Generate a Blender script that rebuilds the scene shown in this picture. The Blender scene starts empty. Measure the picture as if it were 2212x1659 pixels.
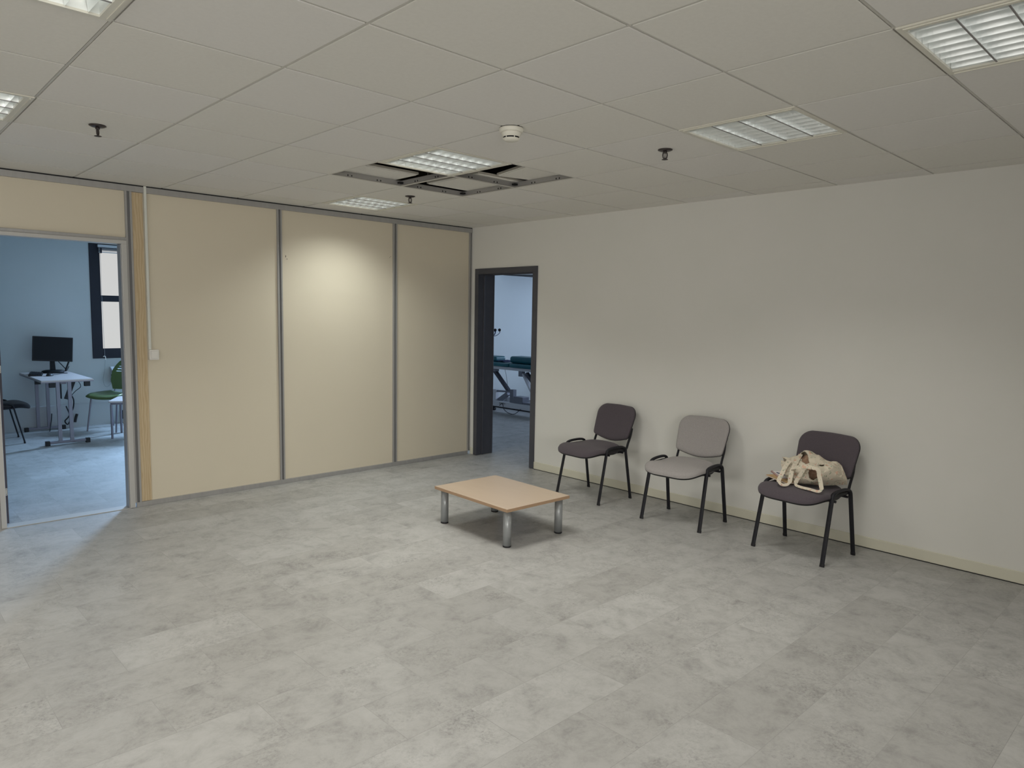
import bpy, bmesh, math, random
from mathutils import Vector, Matrix
random.seed(7)
PI = math.pi
sc = bpy.context.scene
COL = sc.collection

# ------------------------------------------------------------------ camera
H = 2.508
CAM = Vector((-5.1104, -6.0104, 1.5715))
YAW, PITCH, ROLL, FPX = 0.76513, -0.09789, 0.01765, 1524.6
fw = Vector((math.sin(YAW)*math.cos(PITCH), math.cos(YAW)*math.cos(PITCH), math.sin(PITCH)))
rt = Vector((math.cos(YAW), -math.sin(YAW), 0)); up = rt.cross(fw)
r2 = math.cos(ROLL)*rt + math.sin(ROLL)*up
u2 = -math.sin(ROLL)*rt + math.cos(ROLL)*up
cd = bpy.data.cameras.new('camera'); cam = bpy.data.objects.new('camera', cd); COL.objects.link(cam)
cd.sensor_fit = 'HORIZONTAL'; cd.sensor_width = 36.0; cd.lens = 36.0*FPX/2212
cd.clip_start = 0.05; cd.clip_end = 100
cam.matrix_world = Matrix(((r2.x, u2.x, -fw.x, CAM.x), (r2.y, u2.y, -fw.y, CAM.y), (r2.z, u2.z, -fw.z, CAM.z), (0, 0, 0, 1)))
sc.camera = cam

# ------------------------------------------------------------------ world, exposure
w = bpy.data.worlds.new('overcast_sky'); sc.world = w; w.use_nodes = True
w.node_tree.nodes['Background'].inputs[0].default_value = (1.0, 1.0, 0.98, 1)
w.node_tree.nodes['Background'].inputs[1].default_value = 0.585
sc.view_settings.view_transform = 'Standard'; sc.view_settings.look = 'None'
sc.view_settings.exposure = 0.08; sc.view_settings.gamma = 1.0; sc.view_settings.use_curve_mapping = False

LAMP_W = {(2, 1): 15.5, (3, 4): 9.8, (3, -2): 10.0, (2, -4): 2.5, (-2, -1): 9, (-2, 2): 9, (-2, -4): 10, (-2, -7): 6, (2, -7): 2, (-6, -1): 8, (-6, -5): 8}   # watts of the ceiling lamps; set lamp by lamp to balance the room's brightness
LAMP_COL = (1.0, 0.975, 0.905)
DAY_COL = (0.42, 0.66, 1.0)

def area(name, loc, rot, sx, sy, watts, col, spread=180, parent=None):
    l = bpy.data.lights.new(name, 'AREA'); l.shape = 'RECTANGLE'; l.size = sx; l.size_y = sy
    l.energy = watts; l.color = col; l.spread = math.radians(spread)
    o = bpy.data.objects.new(name, l); COL.objects.link(o); o.location = loc; o.rotation_euler = rot
    if parent: o.parent = parent
    return o
# daylight lamps just outside the glass of windows beyond the view
area('unseen_window_light', (-0.80, 4.72, 1.75), Vector((-.55, -.70, -.45)).to_track_quat('-Z', 'Y').to_euler(), .88, 1.2, 325, DAY_COL, 120)
area('unseen_window_light', (6.10, .65, 1.55), (0, PI/2, 0), 1.25, 3.0, 118, (0.54, 0.71, 1.0), 165)
ROOM_FILL = (1.0, 0.965, 0.90)  # warm fill colour for the windows added behind the camera
area('unseen_window_light', (-8.70, -4.6, 1.65), (0, -PI/2, 0), 1.4, 3.4, 36, ROOM_FILL, 170)  # fill lamp added at an unseen window to lift the white wall
area('unseen_window_light', (-6.4, -9.30, 1.65), (PI/2, 0, 0), 3.2, 1.4, 150, ROOM_FILL, 170)  # fill lamp added behind the camera to lift the partition

# ------------------------------------------------------------------ materials
def mat(name, col, rough=0.6, metal=0.0, spec=0.5, emit=None, estr=0.0):
    m = bpy.data.materials.new(name); m.use_nodes = True
    b = m.node_tree.nodes['Principled BSDF']
    b.inputs['Base Color'].default_value = (*col, 1); b.inputs['Roughness'].default_value = rough
    b.inputs['Metallic'].default_value = metal; b.inputs['Specular IOR Level'].default_value = spec
    if emit: b.inputs['Emission Color'].default_value = (*emit, 1); b.inputs['Emission Strength'].default_value = estr
    return m
class N:
    def __init__(s, m): s.t = m.node_tree; s.b = s.t.nodes['Principled BSDF']
    def add(s, typ, **k):
        n = s.t.nodes.new(typ)
        for a, v in k.items(): setattr(n, a, v)
        return n
    def link(s, a, b): s.t.links.new(a, b)
    def coord(s, scale=(1, 1, 1), rot=(0, 0, 0), loc=(0, 0, 0), kind='Object'):
        c = s.add('ShaderNodeTexCoord'); p = s.add('ShaderNodeMapping')
        p.inputs['Scale'].default_value = scale; p.inputs['Rotation'].default_value = rot; p.inputs['Location'].default_value = loc
        s.link(c.outputs[kind], p.inputs[0]); return p.outputs[0]
    def noise(s, vec, scale, detail=4, rough=0.55, dist=0.0):
        n = s.add('ShaderNodeTexNoise'); n.inputs['Scale'].default_value = scale; n.inputs['Detail'].default_value = detail
        n.inputs['Roughness'].default_value = rough; n.inputs['Distortion'].default_value = dist
        s.link(vec, n.inputs['Vector']); return n.outputs[0]
    def ramp(s, fac, stops):
        r = s.add('ShaderNodeValToRGB'); e = r.color_ramp.elements
        e[0].position, e[0].color = stops[0][0], (*stops[0][1], 1); e[1].position, e[1].color = stops[-1][0], (*stops[-1][1], 1)
        for p, c in stops[1:-1]:
            k = e.new(p); k.color = (*c, 1)
        s.link(fac, r.inputs[0]); return r.outputs[0]
    def mix(s, mode, fac, a, b):
        n = s.add('ShaderNodeMix', data_type='RGBA', blend_type=mode)
        for sock, v in ((n.inputs[0], fac), (n.inputs[6], a), (n.inputs[7], b)):
            if hasattr(v, 'links'): s.link(v, sock)
            else: sock.default_value = v if isinstance(v, float) else (*v, 1)
        return n.outputs[2]
    def bump(s, h, strength, dist=0.002):
        b = s.add('ShaderNodeBump'); b.inputs['Strength'].default_value = strength; b.inputs['Distance'].default_value = dist
        s.link(h, b.inputs['Height']); s.link(b.outputs[0], s.b.inputs['Normal'])

def noisy(name, c1, c2, scale, rough=0.6, bump=0.0, metal=0.0, detail=4, stretch=(1, 1, 1), spec=0.5, bscale=None):
    m = mat(name, c1, rough, metal, spec); n = N(m); v = n.coord(stretch)
    f = n.noise(v, scale, detail); n.link(n.ramp(f, [(0.3, c1), (0.7, c2)]), n.b.inputs['Base Color'])
    if bump: n.bump(n.noise(v, bscale or scale*3, 3), bump, 0.001)
    return m

def floor_mat(name, along_x, off, tint=(1, 1, 1)):
    m = mat(name, (.4, .4, .38), 0.42, spec=0.5); n = N(m)
    rot = (0, 0, 0) if along_x else (0, 0, -PI/2)
    v = n.coord(rot=rot, loc=off)
    b = n.add('ShaderNodeTexBrick'); b.offset = 0.5
    b.inputs['Scale'].default_value = 1.0; b.inputs['Brick Width'].default_value = 0.61; b.inputs['Row Height'].default_value = 0.305
    b.inputs['Mortar Size'].default_value = 0.0012; b.inputs['Mortar Smooth'].default_value = 0.3; b.inputs['Bias'].default_value = 0
    b.inputs['Color1'].default_value = (0, 0, 0, 1); b.inputs['Color2'].default_value = (1, 1, 1, 1); b.inputs['Mortar'].default_value = (.5, .5, .5, 1)
    n.link(v, b.inputs['Vector'])
    # every tile carries its own piece of the concrete print
    sh = n.add('ShaderNodeVectorMath', operation='SCALE'); sh.inputs['Scale'].default_value = 37.0
    n.link(b.outputs['Color'], sh.inputs[0])
    ad = n.add('ShaderNodeVectorMath', operation='ADD'); n.link(v, ad.inputs[0]); n.link(sh.outputs[0], ad.inputs[1])
    big = n.noise(ad.outputs[0], 6.5, 11, 0.76, 0.3)
    c = n.ramp(big, [(0.34, (.272, .269, .260)), (0.45, (.345, .342, .330)), (0.54, (.384, .381, .369)), (0.68, (.412, .409, .397))])
    fine = n.noise(ad.outputs[0], 60, 8, 0.75, 0.8)
    dk = n.ramp(fine, [(0.36, (.62, .615, .61)), (0.48, (.93, .93, .93)), (0.64, (1.10, 1.10, 1.09))])
    patch = n.ramp(n.noise(ad.outputs[0], 3.6, 4, 0.6), [(0.44, (0, 0, 0)), (0.66, (1, 1, 1))])
    c = n.mix('MIX', patch, c, n.mix('MULTIPLY', 1.0, c, dk))
    tone = n.ramp(b.outputs['Color'], [(0.0, (.895, .89, .885)), (1.0, (1.055, 1.055, 1.06))])
    c = n.mix('MULTIPLY', 1.0, c, tone)
    c = n.mix('MULTIPLY', 1.0, c, tint)
    seam = n.ramp(b.outputs['Fac'], [(0.0, (1, 1, 1)), (1.0, (.80, .80, .79))])
    c = n.mix('MULTIPLY', 1.0, c, seam)
    n.link(c, n.b.inputs['Base Color'])
    rr = n.ramp(big, [(0.3, (.50,)*3), (0.7, (.36,)*3)]); n.link(rr, n.b.inputs['Roughness'])
    n.bump(fine, 0.12, 0.001)
    return m

M = {}
M['floor'] = floor_mat('concrete_vinyl_tiles', True, (0.0, 0.012, 0))
M['floor_y'] = floor_mat('concrete_vinyl_tiles_lengthwise', False, (0.0, 0.08, 0), (.98, 1, 1.02))
M['wall'] = noisy('white_wall_paint', (.71, .705, .665), (.73, .72, .685), 2.0, 0.75, 0.05, bscale=60)
M['wall_blue'] = noisy('cool_white_wall_paint', (.66, .70, .70), (.68, .72, .72), 2.0, 0.7, 0.05, bscale=60)
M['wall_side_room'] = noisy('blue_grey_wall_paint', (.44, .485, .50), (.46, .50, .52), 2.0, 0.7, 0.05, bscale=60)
M['base'] = mat('cream_baseboard_paint', (.66, .64, .53), 0.5)
M['panel'] = noisy('beige_partition_laminate', (.645, .585, .465), (.66, .60, .48), 1.2, 0.42, 0.05, bscale=40)
M['alu'] = noisy('brushed_grey_aluminium', (.36, .355, .35), (.40, .395, .39), 30, 0.42, stretch=(1, 1, .05), metal=0.35)
M['alu_dark'] = mat('dark_profile_groove', (.17, .17, .175), 0.5, 0.3)
M['alu_pale'] = mat('pale_grey_profile', (.50, .495, .48), 0.4, 0.2)
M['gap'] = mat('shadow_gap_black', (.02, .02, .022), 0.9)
M['tile'] = noisy('mineral_fibre_ceiling_tile', (.735, .72, .675), (.765, .75, .705), 55, 0.9, 0.12, detail=6, bscale=260)
M['tile_b'] = noisy('mineral_fibre_tile_cooler', (.745, .73, .70), (.77, .755, .725), 55, 0.9, 0.12, detail=6, bscale=260)
M['tee'] = mat('white_tee_bar', (.60, .585, .54), 0.5)
M['groove'] = mat('tile_joint', (.30, .285, .25), 0.9)
M['web'] = mat('galvanised_tee_web', (.42, .41, .40), 0.5, 0.5)
M['slot'] = mat('punched_slot_black', (.01, .01, .01), 0.9)
M['void'] = mat('plenum_dark', (.03, .03, .035), 0.95)
M['tile_edge'] = mat('tile_edge_fibre', (.60, .57, .50), 0.9)
M['lampframe'] = mat('cream_lamp_frame', (.70, .68, .60), 0.4)
M['louvre'] = mat('satin_aluminium_louvre', (.86, .89, .89), 0.36, 0.75)
M['divider'] = mat('grey_louvre_divider', (.25, .24, .24), 0.5, 0.3)
M['reflector'] = mat('white_lamp_reflector', (.90, .92, .90), 0.35, 0.2)
M['tube'] = mat('fluorescent_tube', (.9, .9, .88), 0.4, emit=(1, .98, .92), estr=1.9)
M['tube_dim'] = mat('dim_fluorescent_tube', (.75, .77, .78), 0.4, emit=(1, .98, .92), estr=1.0)  # weaker glow for lamps kept dim to balance the room
M['cap'] = mat('tube_end_cap', (.20, .22, .30), 0.4, 0.4)
M['detector'] = mat('cream_detector_plastic', (.74, .72, .64), 0.45)
M['black'] = mat('black_plastic', (.016, .016, .019), 0.5, spec=.3)
M['sprk'] = mat('blackened_sprinkler_metal', (.06, .05, .05), 0.35, 0.6)
M['steel'] = noisy('black_coated_steel', (.010, .010, .014), (.014, .014, .019), 40, 0.5, spec=.3)
M['door_grey'] = noisy('anthracite_door_frame', (.058, .060, .074), (.066, .068, .083), 12, 0.45)
M['leaf'] = mat('aubergine_door_leaf', (.075, .070, .095), 0.5)
M['hinge'] = mat('pale_hinge_metal', (.62, .60, .55), 0.4, 0.2)
M['white'] = mat('white_plastic', (.74, .72, .68), 0.4)
M['conduit'] = mat('white_cable_conduit', (.66, .67, .62), 0.45)
M['glass'] = None
def wood(name, c1, c2, c3, scale, sz, rough=0.5, axis_z=True):
    m = mat(name, c1, rough); n = N(m)
    v = n.coord((1, 1, sz) if axis_z else (1, sz, 1))
    wv = n.add('ShaderNodeTexWave', wave_type='BANDS', bands_direction='X'); wv.inputs['Scale'].default_value = scale
    wv.inputs['Distortion'].default_value = 9; wv.inputs['Detail'].default_value = 3; wv.inputs['Detail Scale'].default_value = 1.4
    n.link(v, wv.inputs['Vector'])
    n.link(n.ramp(wv.outputs[1], [(0.1, c1), (0.6, c2), (1.0, c3)]), n.b.inputs['Base Color']); return m
M['pine'] = wood('pine_strip', (.475, .36, .215), (.53, .415, .26), (.55, .44, .285), 16, 0.16)
M['beech'] = noisy('beech_laminate_top', (.465, .365, .275), (.485, .385, .292), 14, 0.38, stretch=(1, .12, 1), detail=5)
M['beech_edge'] = mat('beech_edge_band', (.40, .265, .165), 0.5)
M['legsilver'] = mat('silver_painted_tube', (.33, .345, .355), 0.33, 0.35)
def fabric(name, c):
    m = mat(name, c, 0.95, spec=0.2); n = N(m); v = n.coord()
    f = n.noise(v, 420, 2); d = tuple(x*0.78 for x in c); e = tuple(min(1, x*1.2) for x in c)
    n.link(n.ramp(f, [(0.3, d), (0.7, e)]), n.b.inputs['Base Color']); n.bump(f, 0.4, 0.0008)
    n.b.inputs['Sheen Weight'].default_value = 0.12; return m
M['fab_dark'] = fabric('charcoal_aubergine_fabric', (.088, .074, .086))
M['fab_grey'] = fabric('light_grey_fabric', (.33, .31, .305))
M['fab_black'] = fabric('black_fabric', (.02, .02, .025))
M['desk'] = mat('white_desk_laminate', (.52, .48, .48), 0.4)
M['deskedge'] = mat('mauve_desk_edge', (.28, .25, .30), 0.5)
M['desksteel'] = mat('lilac_grey_steel', (.19, .185, .23), 0.4, 0.3)
M['screen'] = mat('matte_black_screen', (.010, .012, .016), 0.5, spec=.15)
M['green'] = mat('green_moulded_plastic', (.10, .155, .055), 0.3)
M['wframe'] = mat('dark_window_frame', (.022, .023, .032), 0.6, spec=.2)
M['slat'] = mat('silver_blind_slat', (.45, .47, .50), 0.4, 0.3)
M['cord'] = mat('blind_cord', (.25, .27, .29), 0.6)
M['duct'] = mat('pale_grille_metal', (.44, .47, .50), 0.5)
M['teal'] = noisy('teal_vinyl_upholstery', (.008, .095, .125), (.010, .12, .15), 6, 0.35)
M['couchwhite'] = mat('white_couch_metal', (.62, .64, .68), 0.4)
M['couchgrey'] = mat('grey_couch_metal', (.20, .21, .25), 0.4, 0.2)
M['couchdark'] = mat('dark_couch_arm', (.07, .07, .09), 0.4, 0.3)
M['navy'] = mat('navy_cloth', (.03, .035, .10), 0.9)
M['kraft'] = mat('tan_card_cover', (.50, .33, .16), 0.7)
M['paper'] = mat('white_paper', (.78, .75, .74), 0.8)
M['lilac'] = mat('lilac_card_cover', (.62, .55, .62), 0.7)
M['wire'] = mat('copper_pink_spiral_wire', (.45, .20, .17), 0.4, 0.5)
M['lining'] = noisy('brown_pink_bag_lining', (.27, .15, .10), (.36, .24, .16), 30, 0.9)
g = bpy.data.materials.new('clear_glass'); g.use_nodes = True; t = g.node_tree; t.nodes.clear()
o_ = t.nodes.new('ShaderNodeOutputMaterial'); mx = t.nodes.new('ShaderNodeMixShader'); tr = t.nodes.new('ShaderNodeBsdfTransparent')
gl = t.nodes.new('ShaderNodeBsdfGlossy'); gl.inputs['Roughness'].default_value = 0.03; fr = t.nodes.new('ShaderNodeFresnel'); fr.inputs[0].default_value = 1.3
t.links.new(fr.outputs[0], mx.inputs[0]); t.links.new(tr.outputs[0], mx.inputs[1]); t.links.new(gl.outputs[0], mx.inputs[2]); t.links.new(mx.outputs[0], o_.inputs[0])
M['glass'] = g
def floral():
    m = mat('cream_floral_cotton', (.62, .56, .45), 0.9, spec=0.2); n = N(m); v = n.coord()
    wob = n.add('ShaderNodeTexNoise'); wob.inputs['Scale'].default_value = 22; n.link(v, wob.inputs['Vector'])
    ms = n.mix('LINEAR_LIGHT', 0.035, v, wob.outputs['Color'])
    def blot(scale, thr, col, base, off, stretch):
        mp = n.add('ShaderNodeMapping'); mp.inputs['Location'].default_value = off; mp.inputs['Scale'].default_value = stretch
        mp.inputs['Rotation'].default_value = (0.5, 0.9, 0.3); n.link(ms, mp.inputs[0])
        vo = n.add('ShaderNodeTexVoronoi', feature='F1'); vo.inputs['Scale'].default_value = scale; n.link(mp.outputs[0], vo.inputs['Vector'])
        f = n.ramp(vo.outputs['Distance'], [(thr, (1, 1, 1)), (thr+0.05, (0, 0, 0))])
        return n.mix('MIX', f, base, col)
    c = blot(21, .20, (.60, .40, .30), (.62, .555, .45), (3, 1, 2), (1, 1, 1))
    c = blot(27, .17, (.27, .32, .22), c, (7, 2, 5), (1, 2.6, 1))
    c = blot(25, .16, (.35, .39, .30), c, (1, 8, 4), (2.6, 1, 1))
    c = blot(30, .10, (.42, .16, .13), c, (5, 5, 9), (1, 1, 1))
    n.link(c, n.b.inputs['Base Color']); return m
M['floral'] = floral()

# ------------------------------------------------------------------ geometry helpers
class MB:
    """collects shapes and links them as ONE mesh object"""
    def __init__(s): s.v = []; s.f = []; s.sm = []; s.mi = []
    def _add(s, vs, fs, smooth=False, mi=0):
        o = len(s.v); s.v += [tuple(p) for p in vs]
        for f in fs: s.f.append(tuple(i+o for i in f)); s.sm.append(smooth); s.mi.append(mi)
        return s
    def box(s, lo, hi, mi=0, T=None):
        (a, b, c), (d, e, f) = lo, hi
        vs = [(a,b,c),(d,b,c),(d,e,c),(a,e,c),(a,b,f),(d,b,f),(d,e,f),(a,e,f)]
        if T: vs = [T @ Vector(p) for p in vs]
        return s._add(vs, [(0,3,2,1),(4,5,6,7),(0,1,5,4),(1,2,6,5),(2,3,7,6),(3,0,4,7)], mi=mi)
    def tube(s, path, ra, rb=None, seg=12, cap=True, up=(0, 0, 1), mi=0, closed=False):
        rb = rb or ra; P = [Vector(p) for p in path]; n = len(P); prev = None; base = len(s.v); vs = []
        ras = ra if isinstance(ra, (list, tuple)) else [ra]*n; rbs = rb if isinstance(rb, (list, tuple)) else [rb]*n
        for i in range(n):
            t = (P[min(i+1, n-1)]-P[max(i-1, 0)]).normalized()
            if prev is None:
                a = Vector(up) if abs(t.dot(Vector(up))) < .95 else Vector((1, 0, 0))
                x = t.cross(a).normalized()
            else: x = (prev-t*prev.dot(t)).normalized()
            prev = x; y = t.cross(x)
            for k in range(seg):
                q = 2*PI*k/seg; vs.append(P[i]+x*math.cos(q)*ras[i]+y*math.sin(q)*rbs[i])
        fs = []
        for i in range(n-1):
            for k in range(seg):
                a = i*seg+k; b = i*seg+(k+1) % seg; fs.append((a, b, b+seg, a+seg))
        s._add(vs, fs, True, mi)
        if cap:
            s._add([vs[k] for k in range(seg)], [tuple(reversed(range(seg)))], False, mi)
            s._add([vs[(n-1)*seg+k] for k in range(seg)], [tuple(range(seg))], False, mi)
        return s
    def lathe(s, prof, c=(0, 0, 0), seg=32, smooth=True, mi=0):
        vs = []; fs = []
        for r, z in prof:
            for k in range(seg):
                q = 2*PI*k/seg; vs.append((c[0]+r*math.cos(q), c[1]+r*math.sin(q), c[2]+z))
        for i in range(len(prof)-1):
            for k in range(seg):
                a = i*seg+k; b = i*seg+(k+1) % seg; fs.append((a, b, b+seg, a+seg))
        return s._add(vs, fs, smooth, mi)
    def prism(s, poly, z0, z1, mi=0, T=None):
        n = len(poly); vs = [(x, y, z0) for x, y in poly]+[(x, y, z1) for x, y in poly]
        if T: vs = [T @ Vector(p) for p in vs]
        fs = [tuple(reversed(range(n))), tuple(range(n, 2*n))]+[(i, (i+1) % n, (i+1) % n+n, i+n) for i in range(n)]
        return s._add(vs, fs, mi=mi)
    def grid(s, rows, mi=0, smooth=True, closed_u=False):
        m = len(rows[0]); vs = [p for r in rows for p in r]; fs = []
        for i in range(len(rows)-1):
            for k in range(m if closed_u else m-1):
                a = i*m+k; b = i*m+(k+1) % m; fs.append((a, b, b+m, a+m))
        return s._add(vs, fs, smooth, mi)
    def build(s, name, m, parent=None, bevel=0, seg=2, solid=0, sub=0, flip=True):
        me = bpy.data.meshes.new(name); me.from_pydata(s.v, [], s.f)
        for i, p in enumerate(me.polygons): p.use_smooth = s.sm[i]; p.material_index = s.mi[i]
        ms = m if isinstance(m, (list, tuple)) else [m]
        for x in ms: me.materials.append(M[x])
        if flip:
            bm = bmesh.new(); bm.from_mesh(me); bmesh.ops.remove_doubles(bm, verts=bm.verts, dist=1e-5) if sub else None
            bmesh.ops.recalc_face_normals(bm, faces=bm.faces); bm.to_mesh(me); bm.free()
        me.update(); o = bpy.data.objects.new(name, me); COL.objects.link(o)
        if parent: o.parent = parent
        if solid:
            k = o.modifiers.new('solid', 'SOLIDIFY'); k.thickness = solid; k.offset = 0
        if bevel:
            k = o.modifiers.new('bevel', 'BEVEL'); k.width = bevel; k.segments = seg; k.limit_method = 'ANGLE'; k.angle_limit = math.radians(40)
        if sub:
            k = o.modifiers.new('sub', 'SUBSURF'); k.levels = sub; k.render_levels = sub
        return o
def tag(o, label=None, cat=None, group=None, kind=None):
    if label: o['label'] = label
    if cat: o['category'] = cat
    if group: o['group'] = group
    if kind: o['kind'] = kind
    return o
def empty(name, loc, rz=0, label=None, cat=None, group=None, kind=None):
    o = bpy.data.objects.new(name, None); COL.objects.link(o); o.location = loc; o.rotation_euler = (0, 0, rz); o.empty_display_size = .1
    return tag(o, label, cat, group, kind)
def copy_tree(o, parent=None):
    c = o.copy(); COL.objects.link(c); c.parent = parent
    for ch in list(o.children): copy_tree(ch, c)
    return c
def struct(name, mb, m, label=None, **k):
    return tag(mb.build(name, m, **k), label, kind='structure')
def smooth_path(pts, n=8):
    P = [Vector(p) for p in pts]; out = []
    for i in range(len(P)-1):
        p0, p1, p2, p3 = P[max(i-1, 0)], P[i], P[i+1], P[min(i+2, len(P)-1)]
        for k in range(n):
            t = k/n; out.append(0.5*((2*p1)+(p2-p0)*t+(2*p0-5*p1+4*p2-p3)*t*t+(3*p1-p0-3*p2+p3)*t**3))
    return out+[P[-1]]

# ------------------------------------------------------------------ the setting: main room
XL, YB = -8.6, -9.2                # far left and back of the main room, behind the camera
HT = 3.2
struct('floor', MB().box((XL, YB, -.1), (0.24, 0.0, 0)), 'floor')
struct('floor', MB().box((XL, 0.0, -.1), (0.02, 4.8, 0)), 'floor_y')
struct('floor', MB().box((0.24, -4.0, -.1), (6.2, 6.8, 0)), 'floor')
DY0, DY1, DZ = -1.005, -.115, 2.03   # opening of the right doorway
struct('wall_right', MB().box((0, YB, 0), (.22, DY0, HT)).box((0, DY1, 0), (.22, 6.8, HT)).box((0, DY0, DZ), (.22, DY1, HT)), 'wall')
struct('wall_left', MB().box((XL-.2, YB, 0), (XL, -6.3, HT)).box((XL-.2, -2.9, 0), (XL, 4.8, HT)).box((XL-.2, -6.3, 0), (XL, -2.9, .95)).box((XL-.2, -6.3, 2.35), (XL, -2.9, HT)), 'wall')
struct('wall_front', MB().box((XL, YB-.2, 0), (-8.1, YB, HT)).box((-4.7, YB-.2, 0), (.22, YB, HT)).box((-8.1, YB-.2, 0), (-4.7, YB, .95)).box((-8.1, YB-.2, 2.35), (-4.7, YB, HT)), 'wall')
w4 = empty('window_4', (0, 0, 0), kind='structure'); w5 = empty('window_5', (0, 0, 0), kind='structure')  # unseen windows, added so the fill lamps have openings
f = MB()
for a, b in ((-6.3, -6.22), (-4.64, -4.56), (-2.98, -2.9)): f.box((XL-.09, a, .95), (XL-.03, b, 2.35))
f.box((XL-.09, -6.22, .95), (XL-.03, -2.98, 1.03)).box((XL-.09, -6.22, 2.27), (XL-.03, -2.98, 2.35)).build('window_frame', 'wframe', w4)
MB().box((XL-.062, -6.22, 1.03), (XL-.056, -2.98, 2.27)).build('window_glass', 'glass', w4)
f = MB()
for a, b in ((-8.1, -8.02), (-6.44, -6.36), (-4.78, -4.7)): f.box((a, YB-.09, .95), (b, YB-.03, 2.35))
f.box((-8.02, YB-.09, .95), (-4.78, YB-.03, 1.03)).box((-8.02, YB-.09, 2.27), (-4.78, YB-.03, 2.35)).build('window_frame', 'wframe', w5)
MB().box((-8.02, YB-.062, 1.03), (-4.78, YB-.056, 2.27)).build('window_glass', 'glass', w5)
struct('baseboard_gap_shade', MB().box((-.0125, YB, 0), (-.0006, DY0-.035, .0045)), 'gap')  # black strip painting in the shade under the baseboard
struct('baseboard_right', MB().box((-.012, YB, .0046), (-.0005, DY0-.035, .078)).box((-.012, DY1+.03, .004), (-.0005, -.035, .078)), 'base', bevel=.003)
# partition of beige panels (two faces), the doorway left open
LX0, LX1, LZ = -4.335, -3.415, 2.105
struct('wall_back', MB().box((XL, -.004, .03), (LX0, .07, 2.46)).box((LX0, -.004, LZ), (-3.44, .07, 2.46)).box((-3.44, -.004, .03), (-.012, .07, 2.46))
       .box((XL, .01, 2.46), (0, .07, HT)), 'panel')
def post(x0, x1, z0, z1, name='trim_1'):
    w_ = x1-x0; a = w_*.30
    mb = MB().box((x0, -.022, z0), (x0+a, -.0045, z1)).box((x1-a, -.022, z0), (x1, -.0045, z1)).box((x0+a, -.013, z0), (x1-a, -.0045, z1), 1)
    return struct(name, mb, ['alu', 'alu_dark'])
post(-2.252, -2.208, .038, 2.462, 'trim_1')
post(-1.033, -.987, .038, 2.462, 'trim_2')
post(-.036, -.001, .038, 2.462, 'trim_3')
post(-3.466, -3.418, .038, 2.462, 'trim_4')
struct('trim_5', MB().box((XL, -.026, 2.455), (-.001, -.0045, 2.498)), 'alu')
struct('ceiling_gap_shade', MB().box((XL, -.020, 2.498), (-.001, .009, 2.515)), 'gap')  # black strip painting in the shade between rail and ceiling
struct('trim_7', MB().box((-3.455, -.024, .001), (-.036, -.0045, .038)).box((XL, -.024, .001), (-4.36, -.0045, .038)), 'alu')
struct('trim_8', MB().box((-4.36, -.03, .0005), (-3.50, .075, .005)), 'alu_pale')
# screw marks left in the panel
tag(MB().box((-2.17, -.0062, 2.045), (-2.166, -.0038, 2.062)).box((-2.158, -.0062, 2.027), (-2.154, -.0038, 2.034)).build('screw_holes', 'gap'),
    kind='structure').name = 'trim_9'
struct('trim_10', MB().box((-1.068, -.0062, 2.115), (-1.064, -.0038, 2.121)).box((-1.055, -.0062, 2.127), (-1.051, -.0038, 2.133)), 'gap')

# left doorway: aluminium frame and dark open leaf
d1 = empty('door_1', (0, 0, 0), kind='structure')
fr_ = MB().box((-3.505, -.034, .003), (-3.466, .074, 2.054)).box((-3.510, -.026, .003), (-3.505, .06, 2.05), 1)
fr_.box((-4.335, -.034, 2.054), (-3.466, .074, 2.082)).box((-4.335, -.026, 2.082), (-3.466, -.004, 2.106), 1)
fr_.box((-4.335, -.034, .003), (-4.302, .058, 2.054)).box((-4.36, -.026, .003), (-4.335, -.004, 2.106), 1)
fr_.build('door_frame', ['alu_pale', 'alu'], d1, bevel=.004)
MB().box((-4.318, .062, .012), (-4.276, .88, 2.03)).build('door_leaf', 'leaf', d1)
for z in (.245, 1.125, 1.86):
    h = MB().box((-4.302, .052, z-.026), (-4.279, .061, z+.026))
    for s_ in (-.017, .017): h.box((-4.288, .0505, z+s_-.002), (-4.284, .0525, z+s_+.002), 1)
    h.build('hinge', ['hinge', 'black'], d1, bevel=.003)
MB().tube([(-4.276, .80, 1.06), (-4.235, .80, 1.06), (-4.228, .79, 1.06), (-4.228, .69, 1.06)], .009).box((-4.276, .785, .98), (-4.27, .815, 1.09)).build('door_handle', 'hinge', d1)

# right doorway: anthracite frame through the wall
d2 = empty('door_2', (0, 0, 0), kind='structure')
f2 = MB()
for xa, xb in ((-.012, .0), (.22, .232)):
    f2.box((xa, -.142, .002), (xb, -.086, 2.062)).box((xa, -1.037, .002), (xb, -.972, 2.062)).box((xa, -.972, 2.002), (xb, -.142, 2.062))
f2.box((.0005, -.136, .002), (.2195, -.1155, 2.029)).box((.0005, -1.0045, .002), (.2195, -.984, 2.029)).box((.0005, -.984, 2.009), (.2195, -.136, 2.029))
f2.box((.07, -.150, .002), (.085, -.136, 2.009)).box((.07, -.984, .002), (.085, -.970, 2.009)).box((.07, -.970, 1.995), (.085, -.150, 2.009))
f2.build('door_frame', 'door_grey', d2, bevel=.002)

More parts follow.
